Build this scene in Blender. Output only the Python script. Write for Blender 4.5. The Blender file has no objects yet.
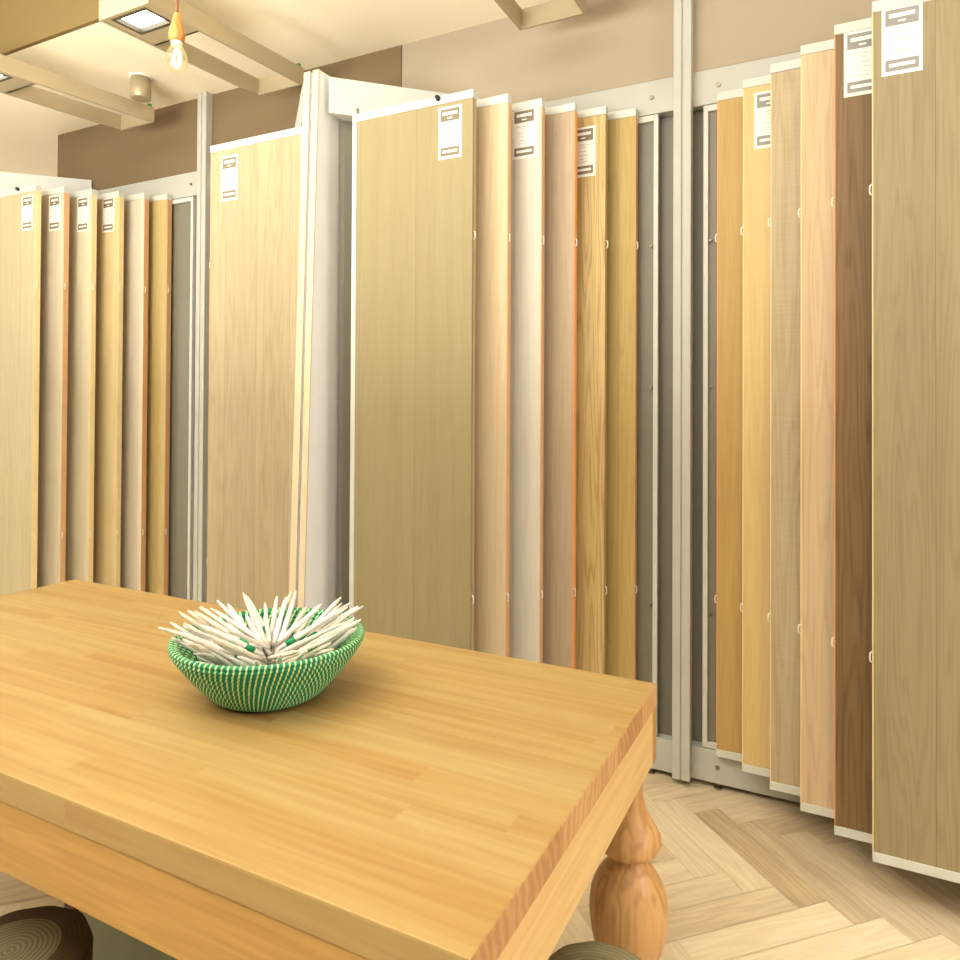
import bpy, bmesh, math, random
from mathutils import Vector, Matrix
random.seed(7)
SC = bpy.context.scene
COL = SC.collection
PI = math.pi

# ------------------------------------------------------------------ helpers
class MB:
    """collects shapes into one bmesh; build() links it as one mesh object"""
    def __init__(self):
        self.bm = bmesh.new()
    def box(self, x0, x1, y0, y1, z0, z1, bevel=0.0, mi=0):
        x0, x1 = min(x0, x1), max(x0, x1); y0, y1 = min(y0, y1), max(y0, y1); z0, z1 = min(z0, z1), max(z0, z1)
        v = [self.bm.verts.new(p) for p in ((x0,y0,z0),(x1,y0,z0),(x1,y1,z0),(x0,y1,z0),(x0,y0,z1),(x1,y0,z1),(x1,y1,z1),(x0,y1,z1))]
        fs = [self.bm.faces.new([v[i] for i in q]) for q in ((0,3,2,1),(4,5,6,7),(0,1,5,4),(1,2,6,5),(2,3,7,6),(3,0,4,7))]
        for f in fs: f.material_index = mi
        if bevel > 0:
            es = list({e for f in fs for e in f.edges})
            r = bmesh.ops.bevel(self.bm, geom=es, offset=bevel, segments=2, affect='EDGES', profile=0.6)
            for f in r['faces']: f.material_index = mi
        return self
    def prism(self, pts, z0, z1, mi=0):
        """extrude a plan polygon (counter-clockwise) from z0 to z1"""
        a = [self.bm.verts.new((x, y, z0)) for x, y in pts]; b = [self.bm.verts.new((x, y, z1)) for x, y in pts]
        fs = [self.bm.faces.new(a[::-1]), self.bm.faces.new(b)]
        n = len(pts)
        for i in range(n):
            j = (i+1) % n; fs.append(self.bm.faces.new((a[i], a[j], b[j], b[i])))
        for f in fs: f.material_index = mi
        return self
    def loft(self, rings, cap=True, mi=0, closed=True):
        rv = [[self.bm.verts.new(p) for p in r] for r in rings]
        n = len(rv[0])
        for k in range(len(rv)-1):
            for i in range(n):
                j = (i+1) % n
                f = self.bm.faces.new((rv[k][i], rv[k][j], rv[k+1][j], rv[k+1][i])); f.material_index = mi; f.smooth = True
        if cap:
            for r, rev in ((rv[0], True), (rv[-1], False)):
                try:
                    f = self.bm.faces.new(r[::-1] if rev else r); f.material_index = mi
                except ValueError: pass
        return self
    def lathe(self, prof, n=32, mi=0, cx=0, cy=0, wob=None):
        rings = []
        for k, (r, z) in enumerate(prof):
            ring = []
            for i in range(n):
                a = 2*PI*i/n
                rr = max(r, 1e-4)*(1 if wob is None else wob(a, z))
                ring.append((cx+rr*math.cos(a), cy+rr*math.sin(a), z))
            rings.append(ring)
        return self.loft(rings, True, mi)
    def tube(self, pts, rad, n=8, mi=0):
        pts = [Vector(p) for p in pts]
        rings = []
        for k, p in enumerate(pts):
            d = (pts[min(k+1, len(pts)-1)] - pts[max(k-1, 0)]).normalized()
            a = d.orthogonal().normalized(); b = d.cross(a)
            r = rad[k] if isinstance(rad, (list, tuple)) else rad
            rings.append([tuple(p + a*r*math.cos(2*PI*i/n) + b*r*math.sin(2*PI*i/n)) for i in range(n)])
        # keep ring frames aligned
        for k in range(1, len(rings)):
            prev, cur = rings[k-1], rings[k]
            best = min(range(n), key=lambda s: sum((Vector(cur[(i+s) % n])-Vector(prev[i])).length for i in range(n)))
            rings[k] = [cur[(i+best) % n] for i in range(n)]
        return self.loft(rings, True, mi)
    def build(self, name, mats, parent=None, loc=None, smooth_angle=None):
        bmesh.ops.recalc_face_normals(self.bm, faces=self.bm.faces)
        me = bpy.data.meshes.new(name); self.bm.to_mesh(me); self.bm.free()
        for m in (mats if isinstance(mats, (list, tuple)) else [mats]): me.materials.append(m)
        o = bpy.data.objects.new(name, me); COL.objects.link(o)
        if parent is not None: o.parent = parent
        if loc is not None: o.location = loc
        return o

def tag(o, label, cat, group=None):
    o['label'] = label; o['category'] = cat
    if group: o['group'] = group
    return o
def empty(name, loc, label=None, cat=None, group=None):
    o = bpy.data.objects.new(name, None); COL.objects.link(o); o.location = loc; o.empty_display_size = .05
    if label: tag(o, label, cat, group)
    return o
def struct(o):
    o['kind'] = 'structure'; return o

# ------------------------------------------------------------------ materials
def S(c):
    """sRGB 0-255 to linear"""
    return tuple((x/255/12.92 if x/255 <= .04045 else ((x/255+.055)/1.055)**2.4) for x in c) + (1.0,)
class NT:
    def __init__(self, name):
        self.m = bpy.data.materials.new(name); self.m.use_nodes = True
        self.t = self.m.node_tree; self.t.nodes.clear()
        self.out = self.n('ShaderNodeOutputMaterial')
    def n(self, kind, **kw):
        o = self.t.nodes.new(kind)
        for k, v in kw.items(): setattr(o, k, v)
        return o
    def link(self, a, b): self.t.links.new(a, b)
    def val(self, sock, v):
        if isinstance(v, bpy.types.NodeSocket): self.link(v, sock)
        else: sock.default_value = v
    def math(self, op, a, b=0.0, c=0.0, clamp=False):
        o = self.n('ShaderNodeMath', operation=op, use_clamp=clamp)
        self.val(o.inputs[0], a); self.val(o.inputs[1], b); self.val(o.inputs[2], c)
        return o.outputs[0]
    def mix(self, f, a, b, blend='MIX'):
        o = self.n('ShaderNodeMix', data_type='RGBA', blend_type=blend)
        self.val(o.inputs[0], f); self.val(o.inputs[6], a); self.val(o.inputs[7], b)
        return o.outputs[2]
    def vscale(self, v, s, off=(0,0,0)):
        o = self.n('ShaderNodeMapping'); self.link(v, o.inputs[0])
        o.inputs['Scale'].default_value = s; o.inputs['Location'].default_value = off
        return o.outputs[0]
    def noise(self, v, scale, detail=3.0, rough=.55, dist=0.0):
        o = self.n('ShaderNodeTexNoise'); self.link(v, o.inputs['Vector'])
        o.inputs['Scale'].default_value = scale; o.inputs['Detail'].default_value = detail
        o.inputs['Roughness'].default_value = rough; o.inputs['Distortion'].default_value = dist
        return o.outputs[0]
    def white(self, v):
        o = self.n('ShaderNodeTexWhiteNoise', noise_dimensions='3D'); self.link(v, o.inputs['Vector']); return o.outputs[0]
    def comb(self, x, y, z):
        o = self.n('ShaderNodeCombineXYZ')
        for i, v in enumerate((x, y, z)): self.val(o.inputs[i], v)
        return o.outputs[0]
    def sep(self, v):
        o = self.n('ShaderNodeSeparateXYZ'); self.link(v, o.inputs[0]); return o.outputs
    def bsdf(self, col, rough=.5, metal=0.0, height=None, bump=.1, dist=.002, spec=.5):
        b = self.n('ShaderNodeBsdfPrincipled')
        self.val(b.inputs['Base Color'], col); self.val(b.inputs['Roughness'], rough)
        b.inputs['Metallic'].default_value = metal; b.inputs['Specular IOR Level'].default_value = spec
        if height is not None:
            bp = self.n('ShaderNodeBump'); bp.inputs['Strength'].default_value = bump; bp.inputs['Distance'].default_value = dist
            self.link(height, bp.inputs['Height']); self.link(bp.outputs[0], b.inputs['Normal'])
        self.link(b.outputs[0], self.out.inputs[0]); return b
    def ramp(self, f, stops):
        r = self.n('ShaderNodeValToRGB'); self.link(f, r.inputs[0])
        while len(r.color_ramp.elements) < len(stops): r.color_ramp.elements.new(.5)
        for e, (p, c) in zip(r.color_ramp.elements, stops): e.position = p; e.color = c
        return r.outputs[0]

def plain(name, c, rough=.5, metal=0.0, spec=.5, speck=.04):
    t = NT(name); co = t.n('ShaderNodeTexCoord').outputs['Object']
    n = t.noise(co, 14, 4)
    c = S(c); col = t.mix(n, tuple(x*(1-speck) for x in c[:3])+(1,), tuple(min(1, x*(1+speck)) for x in c[:3])+(1,))
    t.bsdf(col, rough, metal, spec=spec); return t.m
def brushed(name, c, rough=.38, metal=.6):
    t = NT(name); co = t.n('ShaderNodeTexCoord').outputs['Object']
    n = t.noise(t.vscale(co, (3, 3, 400)), 2, 2); c = S(c)
    col = t.mix(n, tuple(x*.9 for x in c[:3])+(1,), tuple(min(1, x*1.08) for x in c[:3])+(1,))
    t.bsdf(col, rough, metal); return t.m

def wood(name, c1, c2, seed=0.0, cath=.5, fib=.5, pw=.18, tone=.12, rough=.5, knots=0.0, saw=0.0, seam=.35):
    """long-grain board, grain along the object's Z: planks of width pw with seams, cathedral rings and fine fibres"""
    t = NT(name); co = t.n('ShaderNodeTexCoord').outputs['Object']
    v = t.vscale(co, (1, 1, 1), (seed*3.17, seed*1.31, seed*2.7))
    x, y, z = t.sep(v)
    c1, c2 = S(c1), S(c2)
    pid = t.math('FLOOR', t.math('DIVIDE', x, pw))
    rnd = t.white(t.comb(pid, seed, 3.0))
    pv = t.comb(t.math('ADD', x, t.math('MULTIPLY', rnd, 9.0)), y, t.math('ADD', z, t.math('MULTIPLY', rnd, 21.0)))
    base = t.noise(t.vscale(pv, (12, 12, .7)), 1.0, 2.0, .5)
    rings = t.math('MULTIPLY_ADD', t.math('SINE', t.math('MULTIPLY', base, 84.0)), .5, .5)
    rings = t.math('POWER', rings, 2.0)
    fine = t.noise(t.vscale(pv, (190, 190, 5)), 1.0, 4.0, .65)
    mid = t.noise(t.vscale(pv, (26, 26, .8)), 1.0, 3.0, .55)
    f = t.math('MULTIPLY', rings, t.math('MULTIPLY', fine, cath))
    f = t.math('ADD', f, t.math('MULTIPLY', t.math('SUBTRACT', fine, .5), fib))
    f = t.math('ADD', f, t.math('MULTIPLY', t.math('SUBTRACT', mid, .42), .8))
    if knots:
        vo = t.n('ShaderNodeTexVoronoi'); t.link(t.vscale(v, (4.2, 4.2, 1.5), (seed, 0, .3)), vo.inputs['Vector']); vo.inputs['Scale'].default_value = 1.0
        k = t.math('SUBTRACT', 1.0, t.math('MULTIPLY', vo.outputs['Distance'], 14.0/knots), clamp=True)
        f = t.math('ADD', f, t.math('MULTIPLY', k, 1.1))
    if saw:
        sw = t.noise(t.vscale(pv, (4, 4, 160)), 1.0, 2.0)
        f = t.math('ADD', f, t.math('MULTIPLY', t.math('SUBTRACT', sw, .5), saw))
    f = t.math('ADD', f, 0.08, clamp=True)
    col = t.mix(f, c1, c2)
    tn = t.math('MULTIPLY_ADD', rnd, tone, 1-tone*.55)
    fr = t.math('FRACT', t.math('DIVIDE', x, pw))
    sm = t.math('LESS_THAN', fr, .0016/pw)
    tn = t.math('MULTIPLY', tn, t.math('SUBTRACT', 1.0, t.math('MULTIPLY', sm, seam)))
    col = t.mix(1.0, col, t.comb(tn, tn, tn), 'MULTIPLY')
    t.bsdf(col, rough, height=fine, bump=.12, dist=.001, spec=.35); return t.m

def wall_mat(name, c, var=.03, rough=.75):
    t = NT(name); co = t.n('ShaderNodeTexCoord').outputs['Object']
    n = t.noise(co, 1.3, 3); n2 = t.noise(co, 90, 2)
    c = S(c); col = t.mix(n, tuple(x*(1-var) for x in c[:3])+(1,), tuple(min(1, x*(1+var)) for x in c[:3])+(1,))
    t.bsdf(col, rough, height=n2, bump=.03, spec=.25); return t.m

M = {}
M['frame'] = plain('cream_powder_coat', (206, 206, 198), .45, spec=.4)
M['rack'] = plain('cream_grey_rack_paint', (190, 190, 180), .45, spec=.4)
M['rack_dark'] = plain('olive_grey_rack_paint', (126, 122, 106), .5)
M['white_fin'] = plain('off_white_laminate', (251, 251, 251), .5)
M['fin_edge'] = plain('cream_edge_band', (222, 206, 172), .5)
M['alu'] = brushed('brushed_steel', (180, 166, 136), .38, .35)
M['alu_edge'] = plain('grey_aluminium_edge', (176, 176, 160), .35, .5)
M['black'] = plain('black_plastic', (32, 30, 26), .5)
M['clip'] = plain('white_plastic_clip', (238, 234, 222), .4)
M['card'] = plain('white_card', (238, 236, 228), .6, speck=.01)
M['print_dark'] = plain('olive_print_block', (128, 116, 92), .6)
M['print_grey'] = plain('grey_print_block', (146, 143, 138), .6)
M['print_line'] = plain('faint_print', (196, 190, 178), .7)
M['screw'] = plain('steel_screw', (150, 140, 118), .3, .8)
M['green_plug'] = plain('green_plug', (72, 150, 50), .5)

# ------------------------------------------------------------------ camera (solved from the vanishing points)
F_PX, YAW, PITCH, ROLL, CY, EYE = 719.53, .4689, .0104, .0051, 396.5, 1.43
fw = Vector((-math.sin(YAW)*math.cos(PITCH), math.cos(YAW)*math.cos(PITCH), math.sin(PITCH)))
r0 = Vector((math.cos(YAW), math.sin(YAW), 0)); u0 = r0.cross(fw)
rt = r0*math.cos(ROLL)+u0*math.sin(ROLL); up = -r0*math.sin(ROLL)+u0*math.cos(ROLL)
cam = bpy.data.cameras.new('camera'); co = bpy.data.objects.new('camera', cam); COL.objects.link(co)
mm = Matrix.Identity(4)
for i in range(3): mm[i][0] = rt[i]; mm[i][1] = up[i]; mm[i][2] = -fw[i]
mm.translation = Vector((0, 0, EYE)); co.matrix_world = mm
cam.sensor_width = 36; cam.sensor_fit = 'HORIZONTAL'; cam.lens = F_PX/960*36
cam.shift_x = 0; cam.shift_y = -(480-CY)/960; cam.clip_start = .05
SC.camera = co

# ------------------------------------------------------------------ layout numbers
C0, SP = -.5718, 2.6208                  # centre of the near bay, bay spacing
O1, DX, YF, DY = .1518, .0981, 2.3296, .0919
ZT, ZB, PW = 2.586, .143, .546
OFF = lambda k: O1+DX*(k-1)
YK = lambda k: YF+DY*(6-k)-(.032 if k == 1 else .010 if k == 2 else 0)
YR, YWALL = 2.797, 2.868                  # rail face, wall face
ZCEIL, ZMAIN, YSOF = 3.097, 3.55, 2.042

# ------------------------------------------------------------------ room shell
def floor_mat():
    t = NT('herringbone_oak')
    uv = t.n('ShaderNodeUVMap'); uv.uv_map = 'UVMap'
    at = t.n('ShaderNodeAttribute', attribute_name='tone')
    tone = at.outputs['Fac']
    v = uv.outputs[0]; x, y, z = t.sep(v)
    pv = t.comb(t.math('ADD', x, t.math('MULTIPLY', tone, 37.0)), t.math('ADD', y, t.math('MULTIPLY', tone, 11.0)), 0.0)
    base = t.noise(t.vscale(pv, (1.2, 14, 1)), 1.0, 2.0)
    rings = t.math('MULTIPLY_ADD', t.math('SINE', t.math('MULTIPLY', base, 60.0)), .5, .5)
    fine = t.noise(t.vscale(pv, (7, 230, 1)), 1.0, 4.0, .65)
    f = t.math('ADD', t.math('MULTIPLY', rings, .35), t.math('MULTIPLY', t.math('SUBTRACT', fine, .4), 1.0))
    f = t.math('ADD', f, t.math('MULTIPLY', t.math('SUBTRACT', base, .45), .8), clamp=True)
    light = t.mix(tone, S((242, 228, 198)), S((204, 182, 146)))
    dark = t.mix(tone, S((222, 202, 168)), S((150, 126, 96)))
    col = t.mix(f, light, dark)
    t.bsdf(col, .5, height=fine, bump=.08, dist=.001, spec=.35); return t.m
def build_floor():
    bm = bmesh.new(); uvl = bm.loops.layers.uv.new('UVMap'); tl = bm.faces.layers.float.new('tone')
    # groove-coloured slab under the planks is the same mesh: planks are inset by a hair
    L, W = .50, .10; g = .0008
    ca, sa = math.cos(math.radians(-45)), math.sin(math.radians(-45))
    tx, ty = -.117-L*ca, 2.252-L*sa
    def quad(x0, y0, x1, y1, horiz):
        cx, cy = (x0+x1)/2, (y0+y1)/2
        X, Y = cx*ca-cy*sa+tx, cx*sa+cy*ca+ty
        if not (-9 < X < 4.2 and -4 < Y < 6): return
        pts = [(x0+g, y0+g), (x1-g, y0+g), (x1-g, y1-g), (x0+g, y1-g)]
        vs = [bm.verts.new((p[0]*ca-p[1]*sa+tx, p[0]*sa+p[1]*ca+ty, 0)) for p in pts]
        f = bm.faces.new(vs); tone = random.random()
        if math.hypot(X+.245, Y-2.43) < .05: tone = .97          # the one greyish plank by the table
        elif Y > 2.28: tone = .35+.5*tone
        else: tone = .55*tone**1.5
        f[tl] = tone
        for l, p in zip(f.loops, pts): l[uvl].uv = (p[0], p[1]) if horiz else (p[1], -p[0])
    R = 130
    # herringbone: horizontal plank at (i*W + 2nW*m ...) classic stair layout
    for a in range(-R, R):
        for b in range(-16, 16):
            ox = a*W + b*2*L; oy = a*W
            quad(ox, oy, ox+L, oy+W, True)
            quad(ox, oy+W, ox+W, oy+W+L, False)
    me = bpy.data.meshes.new('floor')
    v = [bm.verts.new(p) for p in ((-9.3, -4.3, -.003), (4.5, -4.3, -.003), (4.5, 6.3, -.003), (-9.3, 6.3, -.003))]
    f = bm.faces.new(v); f[tl] = 1.0; f.material_index = 1
    bm.to_mesh(me); bm.free()
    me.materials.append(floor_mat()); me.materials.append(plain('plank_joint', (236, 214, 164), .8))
    o = bpy.data.objects.new('floor', me); COL.objects.link(o); return struct(o)
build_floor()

m_ceil = wall_mat('cream_ceiling_paint', (250, 240, 214))
m_sofface = wall_mat('dimmed_tan_soffit', (118, 99, 59))  # tan soffit face, its weaker light put into a darker colour
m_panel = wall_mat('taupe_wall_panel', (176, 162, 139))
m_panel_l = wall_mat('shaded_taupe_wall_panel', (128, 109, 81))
m_far = wall_mat('warm_tan_wall', (222, 192, 142))
struct(MB().box(-9, 4, YSOF, 5.2, ZCEIL, ZCEIL+.04).build('ceiling', m_ceil))
struct(MB().box(-9, 4, -4, YSOF+.03, ZMAIN, ZMAIN+.04).build('ceiling', m_ceil))
struct(MB().box(-9, 4, YSOF-.02, YSOF, ZCEIL, ZMAIN).build('trim_1', m_sofface))
# cladding boards of the back wall, one seam between the bays
b = MB()
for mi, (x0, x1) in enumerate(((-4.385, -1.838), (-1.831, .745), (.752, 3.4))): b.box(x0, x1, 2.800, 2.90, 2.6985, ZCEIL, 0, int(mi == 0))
b.box(-4.38, 3.4, 2.806, 2.98, 2.699, ZCEIL-.002)
b.box(-4.38, 3.4, YWALL, 2.98, 0, 2.699)
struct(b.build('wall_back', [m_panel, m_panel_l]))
struct(MB().box(-9, 4, 5.2, 5.3, 0, ZCEIL).build('wall_far', m_far))
struct(MB().box(-9.1, -9, -4, 5.3, 0, ZMAIN).build('wall_left', m_far))
struct(MB().box(3.4, 3.5, -.6, 5.3, 0, ZMAIN).build('wall_right', m_far))

# ------------------------------------------------------------------ display racks (one per bay)
def rack(c, post_x, label):
    root = empty('display_rack', (c, YR, 0), label, 'display rack', 'steel racks along the back wall')
    X = lambda x: x-c
    Y = lambda y: y-YR
    hw = SP/2-.012
    MB().box(-hw, hw, 0, YWALL-YR, 2.565, 2.697, .003).build('top_rail', M['rack'], root)
    MB().box(-hw, hw, 0, YWALL-YR, .024, .146, .004).build('base_rail', M['rack'], root)
    MB().box(-hw, hw, .045, .06, .14, 2.57).build('back_panel', M['rack_dark'], root)
    px = post_x-c
    p = MB()
    for s in (-1, 1):
        p.box(px+s*.0175-.0155, px+s*.0175+.0155, Y(2.752), .002, .028, ZCEIL-.002, .004)
    p.box(px-.004, px+.004, Y(2.759), .001, .028, ZCEIL-.002)
    p.build('post', M['rack'], root)
    for s in (-1, 1):
        for z in (.085, 2.63):
            q = MB()
            q.tube([(px+s*.125, -.006, z), (px+s*.125, .004, z)], .008, 10)
            q.build('screw', M['screw'], root)
        q = MB(); q.tube([(px+s*.125, .02, 0), (px+s*.125, .02, .004)], .016, 10); q.tube([(px+s*.125, .02, .004), (px+s*.125, .02, .03)], .007, 8)
        q.build('levelling_foot', M['screw'], root)
        # hinge beams run diagonally from the front of the side fin back to the wall
        x0 = 1.308 if s < 0 else 1.175; d = (2.79-YF)
        th = .10
        pts = [(x0, Y(YF)), (x0-d, Y(2.79)), (x0-d+th*1.3, Y(2.79)), (x0+.0, Y(YF)+th*1.3)]
        # plan polygon mirrored for the left side
        pts = [(s*a, bb) for a, bb in pts]
        if s < 0: pts = pts[::-1]
        pts = pts[::-1]
        MB().prism(pts, 2.617, 2.765).build('hinge_beam', M['frame'], root)
        MB().prism(pts, .024, .125).build('floor_beam', M['rack'], root)
        if s < 0:
            pts2 = [(s*a, bb) for a, bb in [(x0-.004, Y(2.43)), (x0-.36, Y(2.78)), (x0-.33, Y(2.78)), (x0+.02, Y(2.43))]]
            MB().prism(pts2[::-1], .125, 2.617).build('gap_shade_sheet', M['rack_dark'], root)  # added dark sheet standing in for the shade of the open gap
    return root
rack(C0, -.546, 'cream steel display rack with middle post, holding the large sample panels in front')
rack(C0-SP, -3.078, 'cream steel display rack on the left, farther from the camera, behind its smaller-looking panels')

# white fins between the bays (two boards back to back, a dark slit between)
def fin(x0, x1, label, edge_w):
    root = empty('divider_fin', ((x0+x1)/2, 2.3, 0), label, 'divider', 'upright fins between the display racks')
    cx = (x0+x1)/2
    def slab(xa, xb, yo0, yback):
        m = MB()
        vs = []
        for x in (xa-cx, xb-cx):
            vs.append([m.bm.verts.new(p) for p in ((x, 2.215-2.3+yo0, 0.0), (x, yback-2.3 if yback > 2.5 else 2.215-2.3+.006, 0.0), (x, yback-2.3 if yback > 2.5 else .006, 2.79), (x, 2.30-2.3+yo0, 2.79))])
        a, bb = vs
        m.bm.faces.new(a); m.bm.faces.new(bb[::-1])
        for i in range(4):
            j = (i+1) % 4; m.bm.faces.new((a[i], bb[i], bb[j], a[j]))
        return m
    slab(x0, x1, .004, 2.77).build('fin_board', M['white_fin'], root)
    slab(x0-.001, x1+.001, 0, 2.304).build('edge_band', M['fin_edge'], root)
    return root
XB = C0-SP/2     # -1.882
fin(-1.938, -1.910, 'off-white upright fin, right one of the pair, broad side facing the bowl', .03)
fin(-1.985, -1.955, 'cream-edged upright fin, left one of the pair beside the pale knotty panel', .03)

# ------------------------------------------------------------------ sample panels
def print_block(m, x0, x1, z0, z1, bars, mi_d, mi_w, y):
    m.box(x0, x1, y, y+.0004, z0, z1, 0, mi_d)
    for bx0, bx1, bz0, bz1 in bars:
        m.box(bx0, bx1, y-.0003, y+.0003, bz0, bz1, 0, mi_w)
def word(m, x0, x1, z, h, rng, y, mi):
    """a line of tiny letter-like strokes, as illegible as in the photograph"""
    x = x0
    while x < x1:
        w = rng.uniform(.0018, .0042)
        if rng.random() < .16: x += .004
        if x+w > x1: break
        hh = h*rng.uniform(.7, 1.0)
        m.box(x, x+w*.85, y-.0003, y+.0003, z, z+hh, 0, mi)
        x += w+.0007
def make_panel(k, side, c, wmat, label, group, edge=None, back=None, card=None, peg=False, clips=True, dark='print_dark', zsh=0.0):
    """side -1: hinged left, free edge towards +x; side +1: hinged right, free edge towards -x"""
    d = -side
    hx = c + side*(OFF(k)+PW)
    root = empty('wood_sample_panel', (hx, YK(k), ZB), label, 'sample panel', group)
    H = ZT-ZB; T = .036
    f = MB()
    f.box(0, d*PW, 0, T, H-.031, H, .002)          # top channel
    f.box(0, d*PW, 0, T, 0, .027, .002)            # bottom channel
    f.box(0, d*.021, 0, T, .027, H-.031, .0015)    # hinge stile
    f.build('metal_frame', M['frame'], root)
    f = MB(); f.box(d*(PW-.012), d*(PW-.0035), .014, .026, .027, H-.031); f.build('edge_stile', M['alu_edge'], root)
    b = MB(); b.box(d*.021, d*(PW-.003), .003, .015, .027, H-.031, .0008); b.build('board', wmat, root)
    if edge is not None:
        e = MB(); e.box(d*(PW-.003), d*(PW-.0002), .0045, .033, .027, H-.031); e.build('board_edge', edge, root)
    b = MB(); b.box(d*.021, d*(PW-.004), .025, .0345, .027, H-.031, .0008); b.build('rear_board', back or wmat, root)
    h = MB(); h.tube([(d*.012, .018, H-.002), (d*.012, .018, H+.029)], .006, 10); h.build('hinge_pin', M['screw'], root)
    h = MB(); h.tube([(d*.012, .018, .003), (d*.012, .018, -.016)], .006, 10); h.build('hinge_pin', M['screw'], root)
    if clips:
        for z in (2.05-ZB, .715-ZB):
            q = MB()
            q.tube([(d*(PW-.001), .012, z+.016), (d*(PW+.005), .010, z+.012), (d*(PW+.0065), .010, z), (d*(PW+.005), .010, z-.012), (d*(PW-.001), .012, z-.015)], .0024, 6)
            q.build('edge_clip', M['clip'], root)
    if peg:
        q = MB(); q.tube([(d*(PW-.148), -.014, H-.006), (d*(PW-.148), .006, H-.010)], [.008, .011], 12); q.build('peg', M['black'], root)
    if card:
        r0_, r1_, z0, z1 = card            # distances from the free edge (near, far), bottom, top
        xa, xb = sorted((d*(PW-r0_), d*(PW-r1_)))
        z0 -= ZB; z1 -= ZB
        kx = xb-xa; kz = z1-z0; y = .0022
        cd = MB().box(xa, xb, y, y+.0012, z0, z1).build('label_card', M['card'], root)
        rng = random.Random(hash((k, side, round(c))) & 255)
        m = MB()
        L = lambda u: xa+u*kx
        Z = lambda w: z0+w*kz
        yy = y-.0006
        print_block(m, L(.09), L(.91), Z(.72), Z(.955), [(L(.18), L(.82), Z(.835), Z(.895)), (L(.40), L(.60), Z(.765), Z(.79))], 0, 1, yy)
        print_block(m, L(.09), L(.91), Z(.055), Z(.22), [(L(.18), L(.82), Z(.115), Z(.165))], 0, 1, yy)
        for w_, a_, b_ in ((.63, .16, .84), (.575, .40, .60), (.50, .28, .72), (.42, .26, .74), (.35, .34, .66), (.29, .3, .7)):
            word(m, L(a_), L(b_), Z(w_), .0042, rng, yy, 2)
        m.build('print', [M[dark], M['card'], M['print_line']], cd)
    return root

W = {}
def w(key, *a, **k): W[key] = wood('board_'+key, *a, **k); return W[key]
e_orange = plain('orange_core_edge', (238, 160, 92), .6)
e_brown = plain('brown_core_edge', (212, 168, 122), .6)
e_red = plain('reddish_core_edge', (196, 140, 96), .6)
e_pale = plain('pale_core_edge', (236, 214, 160), .6)
r_brown = plain('brown_backing_ply', (206, 164, 118), .6)
r_tan = plain('tan_backing_ply', (206, 168, 112), .6)

GM = 'sample panels hinged left in the middle rack'
mid = [
 (6, w('khaki_oak', (158, 145, 107), (139, 120, 78), seed=1.3, cath=.25, fib=.5, pw=.26, tone=.06), 'wide khaki oak sample panel with black peg and white card, frontmost in the middle', dict(card=(.049,.148,2.345,2.541), peg=True, back=r_brown)),
 (5, w('peach_maple', (210, 192, 157), (180, 151, 105), seed=2.1, cath=.3, fib=.35, pw=.19, knots=.7), 'peach-toned sample panel without card, first behind the wide khaki one', dict(edge=e_brown, back=r_brown)),
 (4, w('bleached_oak', (215, 210, 196), (193, 178, 152), seed=3.7, cath=.3, fib=.3, pw=.19), 'whitish bleached sample panel with white card, between the peach and grey-brown panels', dict(card=(.024,.123,2.369,2.560), edge=e_brown, back=r_brown)),
 (3, w('grey_brown_oak', (190, 170, 142), (157, 133, 103), seed=4.4, cath=.3, fib=.4, pw=.2), 'grey-brown sample panel with a bright orange edge, middle rack', dict(edge=e_orange, back=e_orange)),
 (2, w('grainy_oak', (208, 185, 126), (165, 129, 72), seed=5.2, cath=.9, fib=.6, pw=.2), 'golden strongly grained sample panel with half-hidden card beside the orange edge', dict(card=(.043,.142,2.322,2.518), back=r_tan)),
 (1, w('honey_oak', (187, 162, 99), (155, 129, 72), seed=6.6, cath=.4, fib=.5, pw=.2), 'plain honey-brown sample panel, last wooden one left of the middle post', dict(edge=e_brown, back=r_brown)),
]
for k, m, lab, kw in mid: make_panel(k, -1, C0, m, lab, GM, **kw)
GR = 'sample panels hinged right in the middle rack'
right = [
 (6, w('olive_oak', (158, 144, 109), (127, 113, 78), seed=7.9, cath=.5, fib=.6, pw=.17, tone=.1), 'largest olive-tan sample panel with white card at the right edge of the photo', dict(card=(.024,.124,2.366,2.560), dark='print_grey', edge=e_pale)),
 (5, w('dark_oak', (131, 104, 71), (92, 69, 43), seed=8.4, cath=.7, fib=.6, pw=.2), 'dark brown sample panel with white card beside the largest olive-tan panel', dict(card=(.026,.126,2.360,2.556), dark='print_grey', edge=e_orange)),
 (4, w('rosy_oak', (217, 194, 157), (185, 155, 116), seed=9.1, cath=.6, fib=.4, pw=.2), 'peachy oak sample panel next left of the dark brown panel', dict(edge=e_pale)),
 (3, w('sawn_oak', (192, 175, 142), (163, 139, 101), seed=10.6, cath=.5, fib=.6, pw=.2, saw=.35), 'rough-sawn beige sample panel without card, third from the dark-rimmed post on the right', dict(edge=e_pale)),
 (2, w('yellow_oak', (221, 194, 136), (195, 163, 99), seed=11.5, cath=.3, fib=.3, pw=.2, knots=.4), 'yellow oak sample panel with a partly hidden card, right of the honey-orange panel', dict(card=(.038,.137,2.332,2.532), dark='print_grey', edge=e_pale)),
 (1, w('amber_oak', (190, 160, 98), (161, 123, 65), seed=12.3, cath=.3, fib=.5, pw=.2), 'amber honey-orange sample panel, first wooden one right of the middle post', dict(edge=e_orange)),
]
for k, m, lab, kw in right: make_panel(k, +1, C0, m, lab, GR, **kw)
GL = 'sample panels hinged left in the left rack'
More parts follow.
